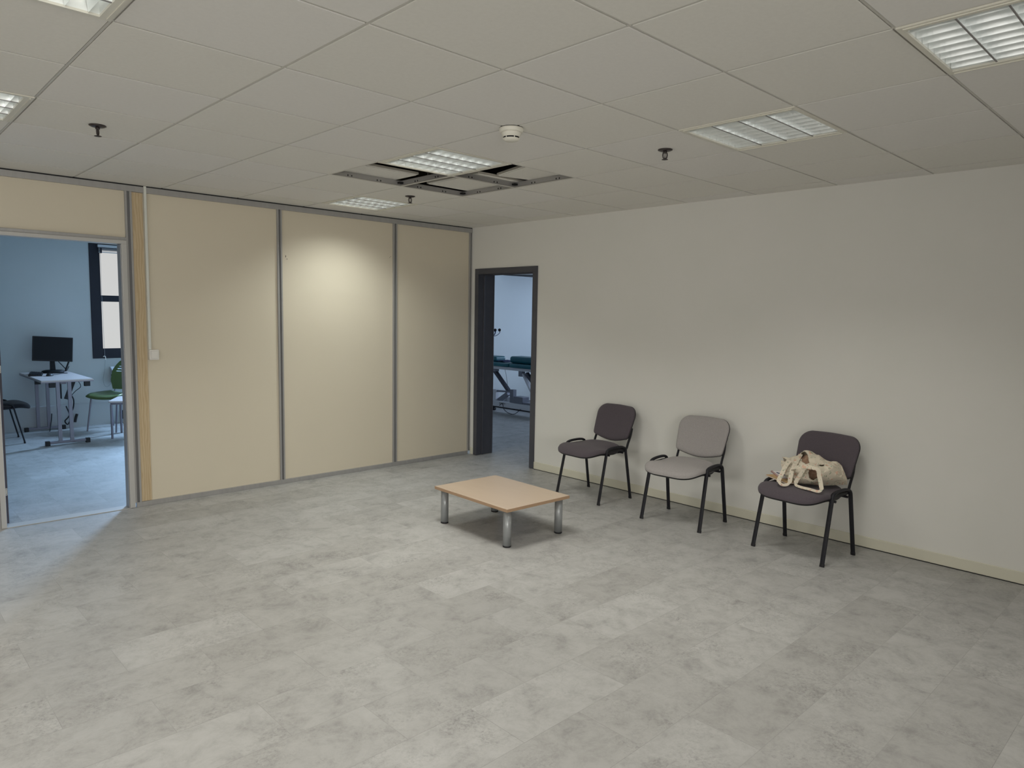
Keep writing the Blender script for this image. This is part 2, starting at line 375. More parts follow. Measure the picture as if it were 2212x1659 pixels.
# ------------------------------------------------------------------ ceiling grid
T = .6; GX, GY = -3.798, -3.337
lamps = [(2, 1), (3, 4), (3, -2), (2, -4), (-2, -1), (-2, 2), (-2, -4), (-2, -7), (2, -7), (-6, -1), (-6, -5), (-6, 2)]
opened = [(2, 2), (3, 1), (3, 2)]
RIM = .0075
cm = MB()
rnd = random.Random(3)
for i in range(-9, 7):
    for j in range(-10, 6):
        if (i, j) in lamps or (i, j) in opened: continue
        x0, x1 = GX+i*T, GX+(i+1)*T; y0, y1 = GY+j*T, GY+(j+1)*T
        x0, x1 = max(x0, XL), min(x1, 0.0); y0, y1 = max(y0, YB), min(y1, -.012)
        if x1-x0 < .01 or y1-y0 < .01: continue
        a = RIM if x0 > XL else 0; b = RIM if x1 < -.01 else 0; c = RIM if y0 > YB else 0; d = RIM if y1 < -.02 else 0
        cm.box((x0+a, y0+c, H), (x1-b, y1-d, H+.018), rnd.choice((0, 0, 1)))
ceil_ = struct('ceiling', cm, ['tile', 'tile_b'])
gm = MB(); wm = MB()
xs = [GX+i*T for i in range(-7, 7)]; ys = [GY+j*T for j in range(-9, 6)]
def tee_run(horizontal, c, lo, hi):
    if horizontal: gm.box((lo, c-.0045, H+.0025), (hi, c+.0045, H+.005)); gm.box((lo, c-.012, H+.005), (hi, c+.012, H+.0065), 1); wm.box((lo, c-.0012, H+.0066), (hi, c+.0012, H+.038)).box((lo, c-.004, H+.033), (hi, c+.004, H+.040))
    else: gm.box((c-.0045, lo, H+.0020), (c+.0045, hi, H+.005)); gm.box((c-.012, lo, H+.0052), (c+.012, hi, H+.0067), 1); wm.box((c-.0012, lo, H+.0068), (c+.0012, hi, H+.038)).box((c-.004, lo, H+.033), (c+.004, hi, H+.0402))
for x in xs: tee_run(False, x, YB, -.012)
for y in ys: tee_run(True, y, XL, 0)
# visible tee flanges round the opened cells
edges = set()
for (i, j) in opened: edges |= {('h', i, j), ('h', i, j+1), ('v', i, j), ('v', i+1, j)}
for k_, i, j in sorted(edges):
    x, y = GX+i*T, GY+j*T
    if k_ == 'h': gm.box((x+.0101, y-.0095, H+.0003), (x+T-.0101, y+.0095, H+.0018))
    else: gm.box((x-.0100, y+.0096, H+.0003), (x+.0100, y+T-.0096, H+.0018))
for i, j in sorted({(e[1]+a_, e[2]+b_) for e in edges for a_, b_ in (((0, 0), (1, 0)) if e[0] == 'h' else ((0, 0), (0, 1)))}):
    gm.box((GX+i*T-.0100, GY+j*T-.0095, H+.0002), (GX+i*T+.0100, GY+j*T+.0095, H+.0018))
for (i, j) in opened:
    x0, x1 = GX+i*T, GX+(i+1)*T; y0, y1 = GY+j*T, GY+(j+1)*T
    for q in (.18, .21, .42, .45):
        wm.box((x1-.0045, y1-q-.003, H+.012), (x1-.0012, y1-q+.003, H+.022), 1).box((x1-q-.003, y1-.0045, H+.012), (x1-q+.003, y1-.0012, H+.022), 1)
    wm.box((x1-.035, y1-.035, H+.016), (x1-.004, y1-.004, H+.028), 1)
gm.build('ceiling_grid', ['tee', 'groove'], ceil_)
wm.build('tee_web', ['web', 'slot'], ceil_)
struct('ceiling', MB().box((XL-.2, YB-.2, HT), (6.4, 7.0, HT+.1)), 'void')
struct('ceiling', MB().box((XL, .075, H), (-.002, 4.8, H+.03)), 'tile')
struct('ceiling', MB().box((.221, -4, 2.262), (6.2, 3.13, 2.29)), 'tile')
struct('ceiling_dark_wedge', MB().prism([(3.39, 3.11), (3.60, 2.59), (3.95, 2.75), (4.40, 3.11)], 2.255, 2.2615), 'gap')  # flat dark wedge just under the ceiling of the next room

# loose tiles pushed up and lying across the bars
def loose_tile(corner, rz, z, label, tilt=0.0):
    o = empty('ceiling_tile', (corner[0], corner[1], z), rz, label, 'ceiling tile', 'lifted ceiling tiles')
    o.rotation_euler = (tilt, 0, rz)
    MB().box((0, 0, .006), (.592, .592, .022)).box((.010, .010, 0), (.582, .582, .006), 0).box((-.0005, -.0005, .0061), (.5925, .5925, .0215), 1).build('tile_panel', ['tile', 'tile_edge'], o)
loose_tile((-2.632, -1.812), 0, H+.041, 'lifted white ceiling tile over the leftmost of the three openings')
loose_tile((-1.790, -2.170), 0, H+.041, 'lifted white ceiling tile in the middle opening, diagonally behind the open lamp')
loose_tile((-1.788, -2.790), math.radians(-13.5), H+.041, 'lifted white ceiling tile set askew over the opening nearest the white side wall')
# suspension wire in the plenum
tag(MB().tube([(GX+3*T+.0, GY+2.45*T, H+.04), (GX+3*T, GY+2.45*T, HT)], .002).build('hanger_wire', 'web'), 'thin metal hanger wire rising from the tee bar beside the opened tiles', 'wire')

# ------------------------------------------------------------------ ceiling lamps
def make_lamp():
    r = empty('ceiling_lamp', (0, 0, H))
    W = .297
    f = MB()
    for a, b in (((-W, -W), (W, -W+.018)), ((-W, W-.018), (W, W)), ((-W, -W+.018), (-W+.036, W-.018)), ((W-.036, -W+.018), (W, W-.018))):
        f.box((a[0], a[1], -.004), (b[0], b[1], .004))
    f.box((-W+.012, -W+.018, -.007), (-W+.016, W-.018, -.004)).box((W-.016, -W+.018, -.007), (W-.012, W-.018, -.004))
    f.build('frame', 'lampframe', r)
    x0, x1, y0, y1 = -W+.036, W-.036, -W+.018, W-.018
    h = MB().box((x0, y0, .088), (x1, y1, .092)).box((x0-.002, y0-.002, .004), (x0, y1+.002, .092)).box((x1, y0-.002, .004), (x1+.002, y1+.002, .092))
    h.box((x0, y0-.002, .004), (x1, y0, .092)).box((x0, y1, .004), (x1, y1+.002, .092)).build('reflector', 'reflector', r)
    lv = MB(); bw = (y1-y0)/4
    for k in range(1, 4):
        y = y0+k*bw; lv.box((x0, y-.0025, -.002), (x1, y+.0025, .001), 1)
        lv._add([(x0, y-.0025, .001), (x1, y-.0025, .001), (x1, y-.010, .050), (x0, y-.010, .050), (x0, y+.0025, .001), (x1, y+.0025, .001), (x1, y+.010, .050), (x0, y+.010, .050)], [(0, 1, 2, 3), (4, 7, 6, 5), (3, 2, 6, 7)])
    for k in range(4):
        ya, yb = y0+k*bw+.003, y0+(k+1)*bw-.003
        for c in range(8):
            x = x0+(x1-x0)*(c+.5)/8
            # V-shaped blade with a parabolic dip over the tube
            prof = []
            for q in range(9):
                tt = q/8; prof.append((ya+(yb-ya)*tt, .050-.022*math.sin(PI*tt)))
            n = len(prof)
            vs = [(x, p[0], -.001) for p in prof]+[(x-.007, p[0], p[1]) for p in prof]+[(x+.007, p[0], p[1]) for p in prof]
            fs = [(q, q+1, n+q+1, n+q) for q in range(n-1)]+[(q+1, q, 2*n+q, 2*n+q+1) for q in range(n-1)]+[(n+q, n+q+1, 2*n+q+1, 2*n+q) for q in range(n-1)]
            lv._add(vs, fs, False, 0)
    lv.build('louvre', ['louvre', 'divider'], r, flip=False)
    for k in range(4):
        y = y0+(k+.5)*bw
        t_ = MB().tube([(x0+.018, y, .066), (x1-.018, y, .066)], .012, seg=10); tb = t_.build('lamp_tube', 'tube', r)
        MB().tube([(x0+.001, y, .066), (x0+.022, y, .066)], .0145, seg=10).build('tube_cap', 'cap', tb); MB().tube([(x1-.022, y, .066), (x1-.001, y, .066)], .0145, seg=10).build('tube_cap', 'cap', tb)
    l = area('lamp_light', (0, 0, -.009), (0, 0, 0), .50, .54, 10, LAMP_COL, 126, r)
    return r
labels = {
 (2, 1): 'square louvred ceiling lamp beside the three opened ceiling tiles',
 (3, 4): 'square louvred ceiling lamp nearest the beige partition, above the bright patch',
 (3, -2): 'square louvred ceiling lamp between the sprinkler and the white side wall',
 (2, -4): 'square louvred ceiling lamp cut by the top right corner of the photo, with blue reflections',
 (-2, -1): 'square louvred ceiling lamp cut by the top left edge of the photo',
 (-2, 2): 'square louvred ceiling lamp cut by the left edge of the photo'}
lamp0 = make_lamp(); first = True
for (i, j) in lamps:
    if (i, j) not in labels and (i, j) not in [(-2, -4), (-2, -7), (2, -7), (-6, -1), (-6, -5)]: continue
    o = lamp0 if first else copy_tree(lamp0); first = False
    o.location = (GX+(i+.5)*T, GY+(j+.5)*T, H)
    for ch in o.children:
        if ch.type == 'LIGHT': ch.data = ch.data.copy(); ch.data.energy = LAMP_W[(i, j)]; ch.data.color = (.95, 1, .955) if (i, j) == (3, 4) else LAMP_COL
        elif ch.name.startswith('lamp_tube') and (i, j) in ((3, -2), (2, -4), (2, -7)): ch.data = ch.data.copy(); ch.data.materials[0] = M['tube_dim']
    tag(o, labels.get((i, j), 'square louvred ceiling lamp out of view, behind the camera'), 'ceiling lamp', 'louvred ceiling lamps')
fx, fy = GX+(-6+.5)*T, GY+(2+.5)*T
struct('ceiling', MB().box((fx-.3, fy-.3, H), (fx+.3, fy+.3, H+.018)), 'tile')

# ------------------------------------------------------------------ smoke detector, sprinklers
sd = empty('smoke_detector', (GX+2*T+.008, GY-.012, H), 0, 'round cream smoke detector hanging under the ceiling between two lamps', 'smoke detector')
MB().lathe([(0, .002), (.058, .002), (.058, -.003), (0, -.003)], seg=40).build('gasket', 'black', sd)
MB().lathe([(0, -.003), (.060, -.003), (.062, -.007), (.060, -.020), (.056, -.024), (0, -.024)], seg=40).build('base', 'detector', sd)
hd = MB().lathe([(0, -.024), (.052, -.024), (.051, -.030), (.046, -.041), (.042, -.046)], seg=40).lathe([(.042, -.053), (.040, -.059), (.030, -.065), (0, -.067)], seg=40)
hd.lathe([(.036, -.044), (.036, -.056)], seg=24, mi=1)
for k in range(6):
    q = 2*PI*k/6+.15; c_, s_ = math.cos(q), math.sin(q)
    hd.tube([(.0415*c_, .0415*s_, -.0455), (.0410*c_, .0410*s_, -.0545)], .0028, seg=6)
hd.build('sensing_head', ['detector', 'black'], sd)
def make_sprinkler():
    r = empty('fire_sprinkler', (0, 0, H))
    MB().lathe([(0, -.001), (.040, -.001), (.041, -.004), (.030, -.009), (.014, -.011), (0, -.011)], seg=28).build('escutcheon', 'sprk', r)
    b = MB().lathe([(0, -.011), (.011, -.011), (.011, -.020), (0, -.020)], seg=16)
    for s_ in (-1, 1): b.tube([(s_*.010, 0, -.018), (s_*.012, 0, -.032), (s_*.010, 0, -.044), (s_*.002, 0, -.053)], .0026, .004, 8)
    b.tube([(0, 0, -.020), (0, 0, -.050)], .0022, seg=8).build('frame_arms', 'sprk', r)
    d = MB().lathe([(0, -.053), (.017, -.054), (.018, -.056), (.004, -.058), (0, -.058)], seg=20).build('deflector', 'sprk', r)
    return r
sp = make_sprinkler(); sp.location = (-4.07, -1.80, H); tag(sp, 'dark sprinkler head hanging from the ceiling above the left doorway side', 'sprinkler', 'fire sprinklers'); sp.rotation_euler = (0, 0, 0.9)
s2 = copy_tree(sp); s2.location = (-1.69, -3.655, H); s2.rotation_euler = (0, 0, -.75); s2['label'] = 'dark sprinkler head hanging beside the louvred lamp near the white side wall'
s3 = copy_tree(sp); s3.location = (-1.70, -1.235, H); s3.rotation_euler = (0, 0, -.4); s3['label'] = 'dark sprinkler head hanging between the opened tiles and the farthest lamp'

# ------------------------------------------------------------------ wood strip, conduit, switch
tag(MB().box((-3.417, -.013, .040), (-3.340, -.0045, 2.452)).build('pine_strip', 'pine'), 'narrow pine board fixed upright beside the left doorway', 'board')
tag(MB().box((-3.3325, -.030, 1.247), (-3.3135, -.0137, 2.506)).build('cable_conduit', 'conduit', bevel=.002), 'white surface conduit running from the ceiling down to the light switch', 'conduit')
sw = empty('light_switch', (-3.296, -.0045, 1.206), 0, 'white square light switch on the beige partition at the end of the conduit', 'switch')
MB().box((-.036, -.034, -.040), (.036, -.0002, .040)).build('switch_box', 'white', sw, bevel=.003)
MB().box((-.024, -.041, -.028), (.027, -.034, .028)).build('rocker', 'white', sw, bevel=.002)

# ------------------------------------------------------------------ waiting chairs
def outline_pts(kind):
    pts = []
    if kind == 'seat':
        for k in range(56):
            q = 2*PI*k/56; c_, s_ = math.cos(q), math.sin(q); e = 2/3.4
            x = .236*math.copysign(abs(c_)**e, c_); y = .068+.226*math.copysign(abs(s_)**e, s_)
            x *= 1.0+.05*(y-.07)/.22*(1 if y > .07 else .6)
            pts.append((x, y))
    else:                          # backrest, in its own plane: x across, v up
        W0, W1, Z0, Z1 = .206, .220, .0, .300
        def arc(cx, cy, r, a0, a1, n=7): return [(cx+r*math.cos(a0+(a1-a0)*k/n), cy+r*math.sin(a0+(a1-a0)*k/n)) for k in range(n+1)]
        pts += arc(W1-.095, Z1-.095, .095, 0, PI/2, 9)
        pts += [(.06, Z1+.004), (0, Z1+.006), (-.06, Z1+.004)]
        pts += arc(-W1+.095, Z1-.095, .095, PI/2, PI, 9)
        pts += [(-.214, .12), (-.209, .06)]
        pts += arc(-W0+.032, Z0+.032, .032, PI, 1.42*PI, 5)
        pts += [(-.11, -.016), (-.05, -.026), (0, -.029), (.05, -.026), (.11, -.016)]
        pts += arc(W0-.032, Z0+.032, .032, 1.58*PI, 2*PI, 5)
        pts += [(.209, .06), (.214, .12)]
    return pts
def seat_z(x, y):
    f = max(0.0, (y-.14)/.15); z = .467-.040*f*f
    z += .006*math.cos(min(1, abs(x)/.23)*PI)*0.5-.002
    z -= .010*math.exp(-((abs(x)-.20)/.06)**2)*math.exp(-((y-.02)/.10)**2)*1.5
    z += .008*max(0, (-.05-y)/.1)
    return z
def make_chair(fab, name='waiting_chair'):
    r = empty(name, (0, 0, 0))
    pts = outline_pts('seat'); cx, cy = 0, .07
    def ring(s_, dz, ins=1.0):
        out = []
        for x, y in pts:
            X = cx+(x-cx)*s_*ins; Y = cy+(y-cy)*s_*ins; out.append((X, Y, seat_z(X, Y)+dz))
        return out
    sm = MB()
    rows = [ring(s_, 0) for s_ in (.0005, .2, .4, .6, .75, .86)]+[ring(.93, -.002), ring(.975, -.008), ring(1.0, -.019), ring(.995, -.031)]
    sm.grid(rows, closed_u=True)
    sm.build('seat', fab, r)
    sh = MB().grid([ring(.997, -.0305), ring(.99, -.037), ring(.95, -.048), ring(.8, -.056), ring(.4, -.056), ring(.0005, -.056)], closed_u=True)
    sh.build('seat_shell', 'black', r)
    # backrest
    bp = outline_pts('back'); bc = (0, .14)
    z0, y0 = .502, -.205; tilt = math.radians(20.5)
    def bring(s_, d):
        out = []
        for x, v in bp:
            X = x*s_; V = bc[1]+(v-bc[1])*s_
            dd = d+.020*(X/.22)**2                     # wraps round the back
            out.append((X, y0-V*math.sin(tilt)+dd*math.cos(tilt), z0+V*math.cos(tilt)+dd*math.sin(tilt)))
        return out
    b = MB().grid([bring(s_, .017-.012*s_*s_*0) for s_ in (.0005, .3, .6, .8)]+[bring(.9, .015), bring(.96, .010), bring(.99, .003), bring(.985, -.006)], closed_u=True)
    b.build('backrest', fab, r)
    MB().grid([bring(.99, -.004), bring(1.0, -.007), bring(.995, -.012), bring(.96, -.018), bring(.8, -.021), bring(.4, -.022), bring(.0005, -.022)], closed_u=True).build('back_shell', 'black', r)
    for s_ in (-1, 1):
        F = (s_*.250, .203, .0); R_ = (s_*.250, -.198, .0)
        Ft = (s_*.2420, .112, .425); Rt = (s_*.2420, -.128, .420)
        MB().tube([(F[0], F[1], .008), Ft], .0085, .0150, 14, up=(1, 0, 0)).build('leg', 'steel', r)
        MB().tube([(R_[0], R_[1], .008), Rt], .0085, .0150, 14, up=(1, 0, 0)).build('leg', 'steel', r)
        arch = smooth_path([Ft, (s_*.2415, .106, .441), (s_*.240, .082, .457), (s_*.239, .03, .4645), (s_*.239, -.05, .4655), (s_*.240, -.100, .457), (s_*.2415, -.122, .440), Rt], 4)
        MB().tube(arch, .0105, .0145, 14, up=(1, 0, 0)).build('frame_arch', 'steel', r)
        xa_, xb_ = sorted((s_*.205, s_*.2375))
        MB().box((xa_, -.112, .424), (xb_, .098, .4475)).build('side_rail', 'black', r, bevel=.006)
        upr = smooth_path([(s_*.180, .06, .408), (s_*.186, -.06, .410), (s_*.192, -.150, .412), (s_*.194, -.192, .430), (s_*.194, -.212, .475), (s_*.194, -.242, .540), (s_*.190, -.262, .60)], 5)
        MB().tube(upr, .0130, .0075, 12, up=(1, 0, 0)).build('back_upright', 'steel', r)
        for P_ in (F, R_):
            k = (Ft[1]-F[1])/.425 if P_ is F else (Rt[1]-R_[1])/.42
            MB().tube([(P_[0], P_[1]-.001*0, .0), (P_[0], P_[1]+k*.016, .018)], .0100, .0165, 14, up=(1, 0, 0)).build('foot_cap', 'black', r)
    MB().tube([(-.262, .098, .411), (.262, .098, .411)], .0085, seg=10).build('crossbar', 'steel', r)
    MB().tube([(-.241, -.095, .411), (.241, -.095, .411)], .0085, seg=10).build('crossbar', 'steel', r)
    return r
c1 = make_chair('fab_dark'); c1.location = (-.366, -2.128, 0); c1.rotation_euler = (0, 0, math.radians(86))
tag(c1, 'dark charcoal-mauve padded chair nearest the grey-framed doorway, nothing on it', 'chair', 'chairs along the side wall')
c2 = copy_tree(c1); c2.location = (-.41, -3.069, 0); c2.rotation_euler = (0, 0, math.radians(92.5))
for ch in c2.children:
    if ch.name.split('.')[0] in ('seat', 'backrest'):
        ch.data = ch.data.copy(); ch.data.materials[0] = M['fab_grey']
c2['label'] = 'light grey padded chair between the two dark chairs along the white wall'
c3 = copy_tree(c1); c3.location = (-.402, -4.008, 0); c3.rotation_euler = (0, 0, math.radians(84))
c3['label'] = 'dark charcoal-mauve padded chair with the floral bag on its seat'

# ------------------------------------------------------------------ coffee table
ct = empty('coffee_table', (-1.628, -2.285, 0), math.radians(-1.9), 'low beech-topped coffee table on four silver tube legs', 'table')
tp = MB().box((-.300, -.410, .2575), (.300, .410, .280)); tb = tp.build('tabletop', 'beech', ct, bevel=.0015)
MB().box((-.3012, -.4112, .2585), (.3012, -.3995, .2790)).box((-.3012, .3995, .2585), (.3012, .4112, .2790)).box((-.3012, -.3995, .2585), (-.2995, .3995, .2790)).box((.2995, -.3995, .2585), (.3012, .3995, .2790)).build('edge_band', 'beech_edge', tb)
for x, y in ((-.248, -.355), (.248, -.355), (-.248, .355), (.248, .355)):
    lg = MB().lathe([(0, .012), (.0285, .012), (.0285, .2573), (0, .2573)], (x, y, 0), 32).build('leg', 'legsilver', ct)
    MB().lathe([(0, 0), (.0265, 0), (.029, .003), (.029, .0119), (0, .0119)], (x, y, 0), 32).build('foot_ring', 'black', lg)

# ------------------------------------------------------------------ bag and notebooks on the third chair
nb = empty('notebook', (-.40, -3.83, .4735), 0, 'tan card notebook lying lowest under the floral bag', 'notebook')
def quadslab(P, z0, z1): return [(x, y, z0) for x, y in P]+[(x, y, z1) for x, y in P]
QF = [(0,3,2,1),(4,5,6,7),(0,1,5,4),(1,2,6,5),(2,3,7,6),(3,0,4,7)]
def rotq(cx_, cy_, hx, hy, a_):
    c_, s_ = math.cos(a_), math.sin(a_); return [(cx_+u*c_-v*s_, cy_+u*s_+v*c_) for u, v in ((-hx, -hy), (hx, -hy), (hx, hy), (-hx, hy))]
A1 = math.atan2(-.24, -.15)
q1 = rotq(-.02, -.05, .125, .085, A1); q2 = rotq(-.02, -.05, .123, .083, A1)
MB()._add(quadslab(q1, 0, .0015), QF)._add(quadslab(q1, .0075, .009), QF)._add(quadslab(q2, .0016, .0074), QF, mi=1).build('cover', ['kraft', 'paper'], nb)
n2 = empty('notebook', (-.36, -3.85, .4830), 0, 'white spiral notebook lying on the tan notebook beside the floral bag', 'notebook')
A2 = math.atan2(-.098, -.112)
q3 = rotq(.012, .025, .105, .060, A2)
MB()._add(quadslab(q3, 0, .0050), QF)._add(quadslab(q3, .0051, .0065), QF, mi=1).build('pages', ['lilac', 'paper'], n2)
Tm = Matrix.Translation((.012, .025, 0)) @ Matrix.Rotation(A2, 4, 'Z')
sp_ = MB()
for k in range(17):
    xx = -.098+.012*k
    sp_.tube([Tm @ Vector((xx, -.058-.006*math.cos(2*PI*q/8), .004+.006*math.sin(2*PI*q/8))) for q in range(9)], .0010, seg=5)
sp_.build('spiral_binding', 'wire', n2)
tag(MB().tube([(-.345, -3.770, .4925), (-.385, -3.86, .4925)], .0028, seg=8).build('pen', 'navy'), 'thin dark pen lying on the white spiral notebook', 'pen')

BAG = [
 [(-0.5,-3.934,.473),(-.48,-3.971,.462),(-.47,-4.021,.462),(-.46,-4.07,.466),(-.44,-4.115,.466),(-.40,-4.151,.466),(-.34,-4.186,.466),(-.27,-4.226,.466)],
 [(-.51,-3.905,.513),(-.52,-3.966,.492),(-.53,-4.032,.499),(-.52,-4.087,.507),(-.50,-4.137,.52),(-.45,-4.169,.525),(-.39,-4.203,.532),(-.29,-4.231,.499)],
 [(-.47,-3.863,.546),(-.50,-3.94,.546),(-.52,-4.011,.554),(-.52,-4.077,.573),(-.50,-4.127,.579),(-.45,-4.159,.584),(-.38,-4.196,.58),(-.29,-4.219,.531)],
 [(-.40,-3.822,.582),(-.43,-3.899,.578),(-.44,-3.965,.597),(-.43,-4.022,.605),(-.42,-4.085,.611),(-.38,-4.129,.603),(-.33,-4.168,.599),(-.28,-4.2,.56)],
 [(-.33,-3.801,.592),(-.32,-3.854,.598),(-.30,-3.908,.628),(-.29,-3.952,.66),(-.28,-4.024,.637),(-.27,-4.083,.606),(-.26,-4.143,.606),(-.255,-4.175,.584)],
 [(-.30,-3.80,.53),(-.27,-3.86,.54),(-.25,-3.91,.56),(-.245,-3.96,.575),(-.24,-4.02,.56),(-.24,-4.08,.54),(-.24,-4.14,.53),(-.245,-4.19,.52)],
 [(-.33,-3.82,.475),(-.27,-3.87,.466),(-.25,-3.92,.466),(-.245,-3.96,.466),(-.24,-4.02,.466),(-.24,-4.08,.466),(-.24,-4.14,.466),(-.25,-4.21,.466)],
]
from mathutils import noise as mn
def dense(rows, n, m):
    a = [smooth_path(r, n) for r in rows]
    cols = [smooth_path([r[k] for r in a], m) for k in range(len(a[0]))]
    return [[cols[k][i] for k in range(len(cols))] for i in range(len(cols[0]))]
bag = empty('tote_bag', (-.38, -4.0, .468), 0, 'crumpled cream floral cotton bag lying on the dark chair seat', 'bag')
o3 = Vector((-.38, -4.0, .455))
DR = dense(BAG, 16, 13); nr, nc = len(DR), len(DR[0])
rows = []
for i, r in enumerate(DR):
    o = []
    for k, p in enumerate(r):
        e = min(1, min(i, nr-1-i, k, nc-1-k)/8)
        # long soft folds running across the cloth, plus small creases
        f = mn.noise(Vector((p.x*8, p.y*16, p.z*34)))*.022+mn.noise(p*34)*.008+(abs(mn.noise(Vector((p.x*30, p.y*38+4, p.z*60))))**.5)*.010-.004
        ridge = (abs(mn.noise(Vector((p.x*13+3, p.y*11, p.z*26+7))))**.6)*.018-.008
        nn = Vector((-.75, 0, .65)); o.append(p+nn*(f+ridge)*e-o3)
    rows.append(o)
# the mouth of the bag: cells left out so that one looks into the dark lining
body = MB()
m_ = nc; vs = [p for r in rows for p in r]; fs = []; hole = []
def inhole(i, k):
    u, v = k/(nc-1), i/(nr-1)
    return abs((u-.50)/.105)**2.6+abs((v-.255)/.070)**2.6 < 1 or ((u-.375+(v-.56)*.35)/.062)**2+((v-.555)/.090)**2 < 1 or ((u-.03)/.05)**2+((v-.55)/.05)**2 < 1 or ((u-.62)/.06)**2+((v-.46)/.018)**2 < 1
for i in range(nr-1):
    for k in range(nc-1):
        a = i*m_+k; q = (a, a+1, a+1+m_, a+m_)
        if not inhole(i, k): fs.append(q)
body._add(vs, fs, True); bo = body.build('cloth_body', 'floral', bag, flip=False, solid=.0025)
cen = sum((p for r in rows for p in r), Vector())/(nr*nc)
inner = MB().grid([[p+(cen-p)*.16+Vector((.010, 0, -.006)) for p in r] for r in rows[3:-3]]); inner.build('lining', 'lining', bag, flip=False)
def ribbon(path, width, nrm=(-.75, -.3, .6)):
    P = smooth_path(path, 10); nv = Vector(nrm).normalized(); A = []; B = []
    for i, p in enumerate(P):
        t_ = (P[min(i+1, len(P)-1)]-P[max(0, i-1)]).normalized(); s_ = t_.cross(nv).normalized()
        if p.z < .482: s_ = (s_*.6+Vector((0, 0, 1))*.10*(1 if s_.z > 0 else -1))
        A.append(p+s_*width/2-o3); B.append(p-s_*width/2-o3)
    return MB().grid([A, B], smooth=False)
SA = [(-.33,-3.928,.633),(-.45,-3.956,.607),(-.54,-3.969,.562),(-.572,-3.973,.515),(-.585,-3.973,.482),(-.60,-3.96,.466),(-.62,-3.935,.468),(-.61,-3.912,.489),(-.57,-3.911,.524),(-.51,-3.907,.570),(-.45,-3.909,.602)]
SB = [(-.545,-3.962,.572),(-.56,-4.016,.590),(-.56,-4.062,.602),(-.555,-4.106,.600),(-.55,-4.141,.590),(-.555,-4.155,.55),(-.575,-4.176,.505),(-.60,-4.19,.478),(-.61,-4.174,.465),(-.60,-4.118,.466),(-.585,-4.048,.466),(-.57,-4.01,.472),(-.565,-4.013,.500),(-.565,-4.034,.540),(-.565,-4.052,.580)]
ribbon(SA, .027).build('strap', 'floral', bag, flip=False, solid=.0014)
ribbon(SB, .026).build('strap', 'floral', bag, flip=False, solid=.0014)

# ------------------------------------------------------------------ room behind the left doorway
wy = 4.62
wins = [(-2.646, -1.45, .892, 2.41), (-1.25, -.35, .892, 2.41)]
wb = MB().box((XL, wy, 0), (0.0, wy+.2, .892)).box((XL, wy, 2.41), (0.0, wy+.2, HT)).box((XL, wy, .892), (-2.646, wy+.2, 2.41)).box((-1.45, wy, .892), (-1.25, wy+.2, 2.41)).box((-.35, wy, .892), (0.0, wy+.2, 2.41))
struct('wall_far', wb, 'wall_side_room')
for n_, (a, b, c, d) in enumerate(wins):
    wd = empty('window_%d' % (n_+1), (0, 0, 0), kind='structure')
    f = MB(); F0, F1 = wy-.012, wy+.07
    f.box((a, F0, c), (a+.125, F1, d)).box((b-.125, F0, c), (b, F1, d)).box((a+.125, F0, c), (b-.125, F1, c+.13)).box((a+.125, F0, d-.08), (b-.125, F1, d)).box((a+.125, F0+.015, 1.650), (b-.125, F1, 1.732))
    f.build('window_frame', 'wframe', wd, bevel=.004)
    MB().box((a+.125, wy+.03, c+.13), (b-.125, wy+.036, d-.08)).build('window_glass', 'glass', wd)
bl = empty('window_blind', (-2.05, wy-.045, 2.36), 0, 'raised silver slatted blind bunched at the top of the dark window', 'blind')
MB().box((-.50, -.02, .0), (.50, .02, .035)).build('headrail', 'slat', bl)
sl = MB()
for k in range(5): sl.box((-.49, -.018, -.012-.009*k), (.49, .018, -.0095-.009*k))
sl.build('slats', 'slat', bl)
MB().box((-.49, -.018, -.068), (.49, .018, -.058)).build('bottom_rail', 'slat', bl)
MB().box((-.475, -.022, -.075), (-.455, .022, -.002)).build('bracket', 'wframe', bl)
bc_ = empty('blind_cord', (-2.52, wy-.04, 2.34), 0, 'long thin blind cord hooked at the sill and hanging in a loop', 'cord')
cp = smooth_path([(0, 0, 0), (.0, 0, -.7), (.008, .0, -1.40), (.012, 0, -1.44), (0, 0, -1.6), (-.022, 0, -1.72), (-.012, 0, -1.80), (.02, 0, -1.83), (.06, 0, -1.80), (.075, 0, -1.78)], 6)
MB().tube(cp, .0018, seg=6).build('cord_line', 'cord', bc_)
MB().tube(smooth_path([(-.012, -.004, -1.425), (.0, -.012, -1.415), (.012, -.012, -1.43), (.012, -.006, -1.465)], 4), .005, seg=8).build('cord_hook', 'white', bc_)

# low grille box along the wall, wall boxes
vg = empty('ventilation_grille', (-3.37, wy, 0), 0, 'long low ribbed grille box along the far wall behind the desk', 'grille')
gm2 = MB().box((-.55, -.034, .0), (.53, -.0005, .285))
gm2.build('grille_body', 'duct', vg)
gr = MB()
for k in range(10): gr.box((-.545, -.0365, .055+.022*k), (.50, -.034, .073+.022*k))
gr.box((-.55, -.044, .285), (.53, -.0005, .300))
gr.build('grille_ribs', 'duct', vg)
struct('baseboard_far', MB().box((-2.835, wy-.006, .0), (0, wy-.0005, .005)).box((-2.835, wy-.006, .300), (-2.2, wy-.0005, .304)), 'duct')
wbx = empty('wall_box', (-2.37, wy, .67), 0, 'small white metal box on the far wall behind the green chair', 'box')
MB()._add([(-.08,-.13,-.11),(.10,-.13,-.11),(.10,0,-.11),(-.08,0,-.11),(-.08,-.13,.055),(.10,-.13,.055),(.10,0,.11),(-.08,0,.11)], [(0,3,2,1),(4,5,6,7),(0,1,5,4),(1,2,6,5),(2,3,7,6),(3,0,4,7)]).build('box_body', 'duct', wbx, bevel=.008)
MB().box((-.082, -.075, -.01), (-.079, -.060, .008)).build('box_button', 'black', wbx)
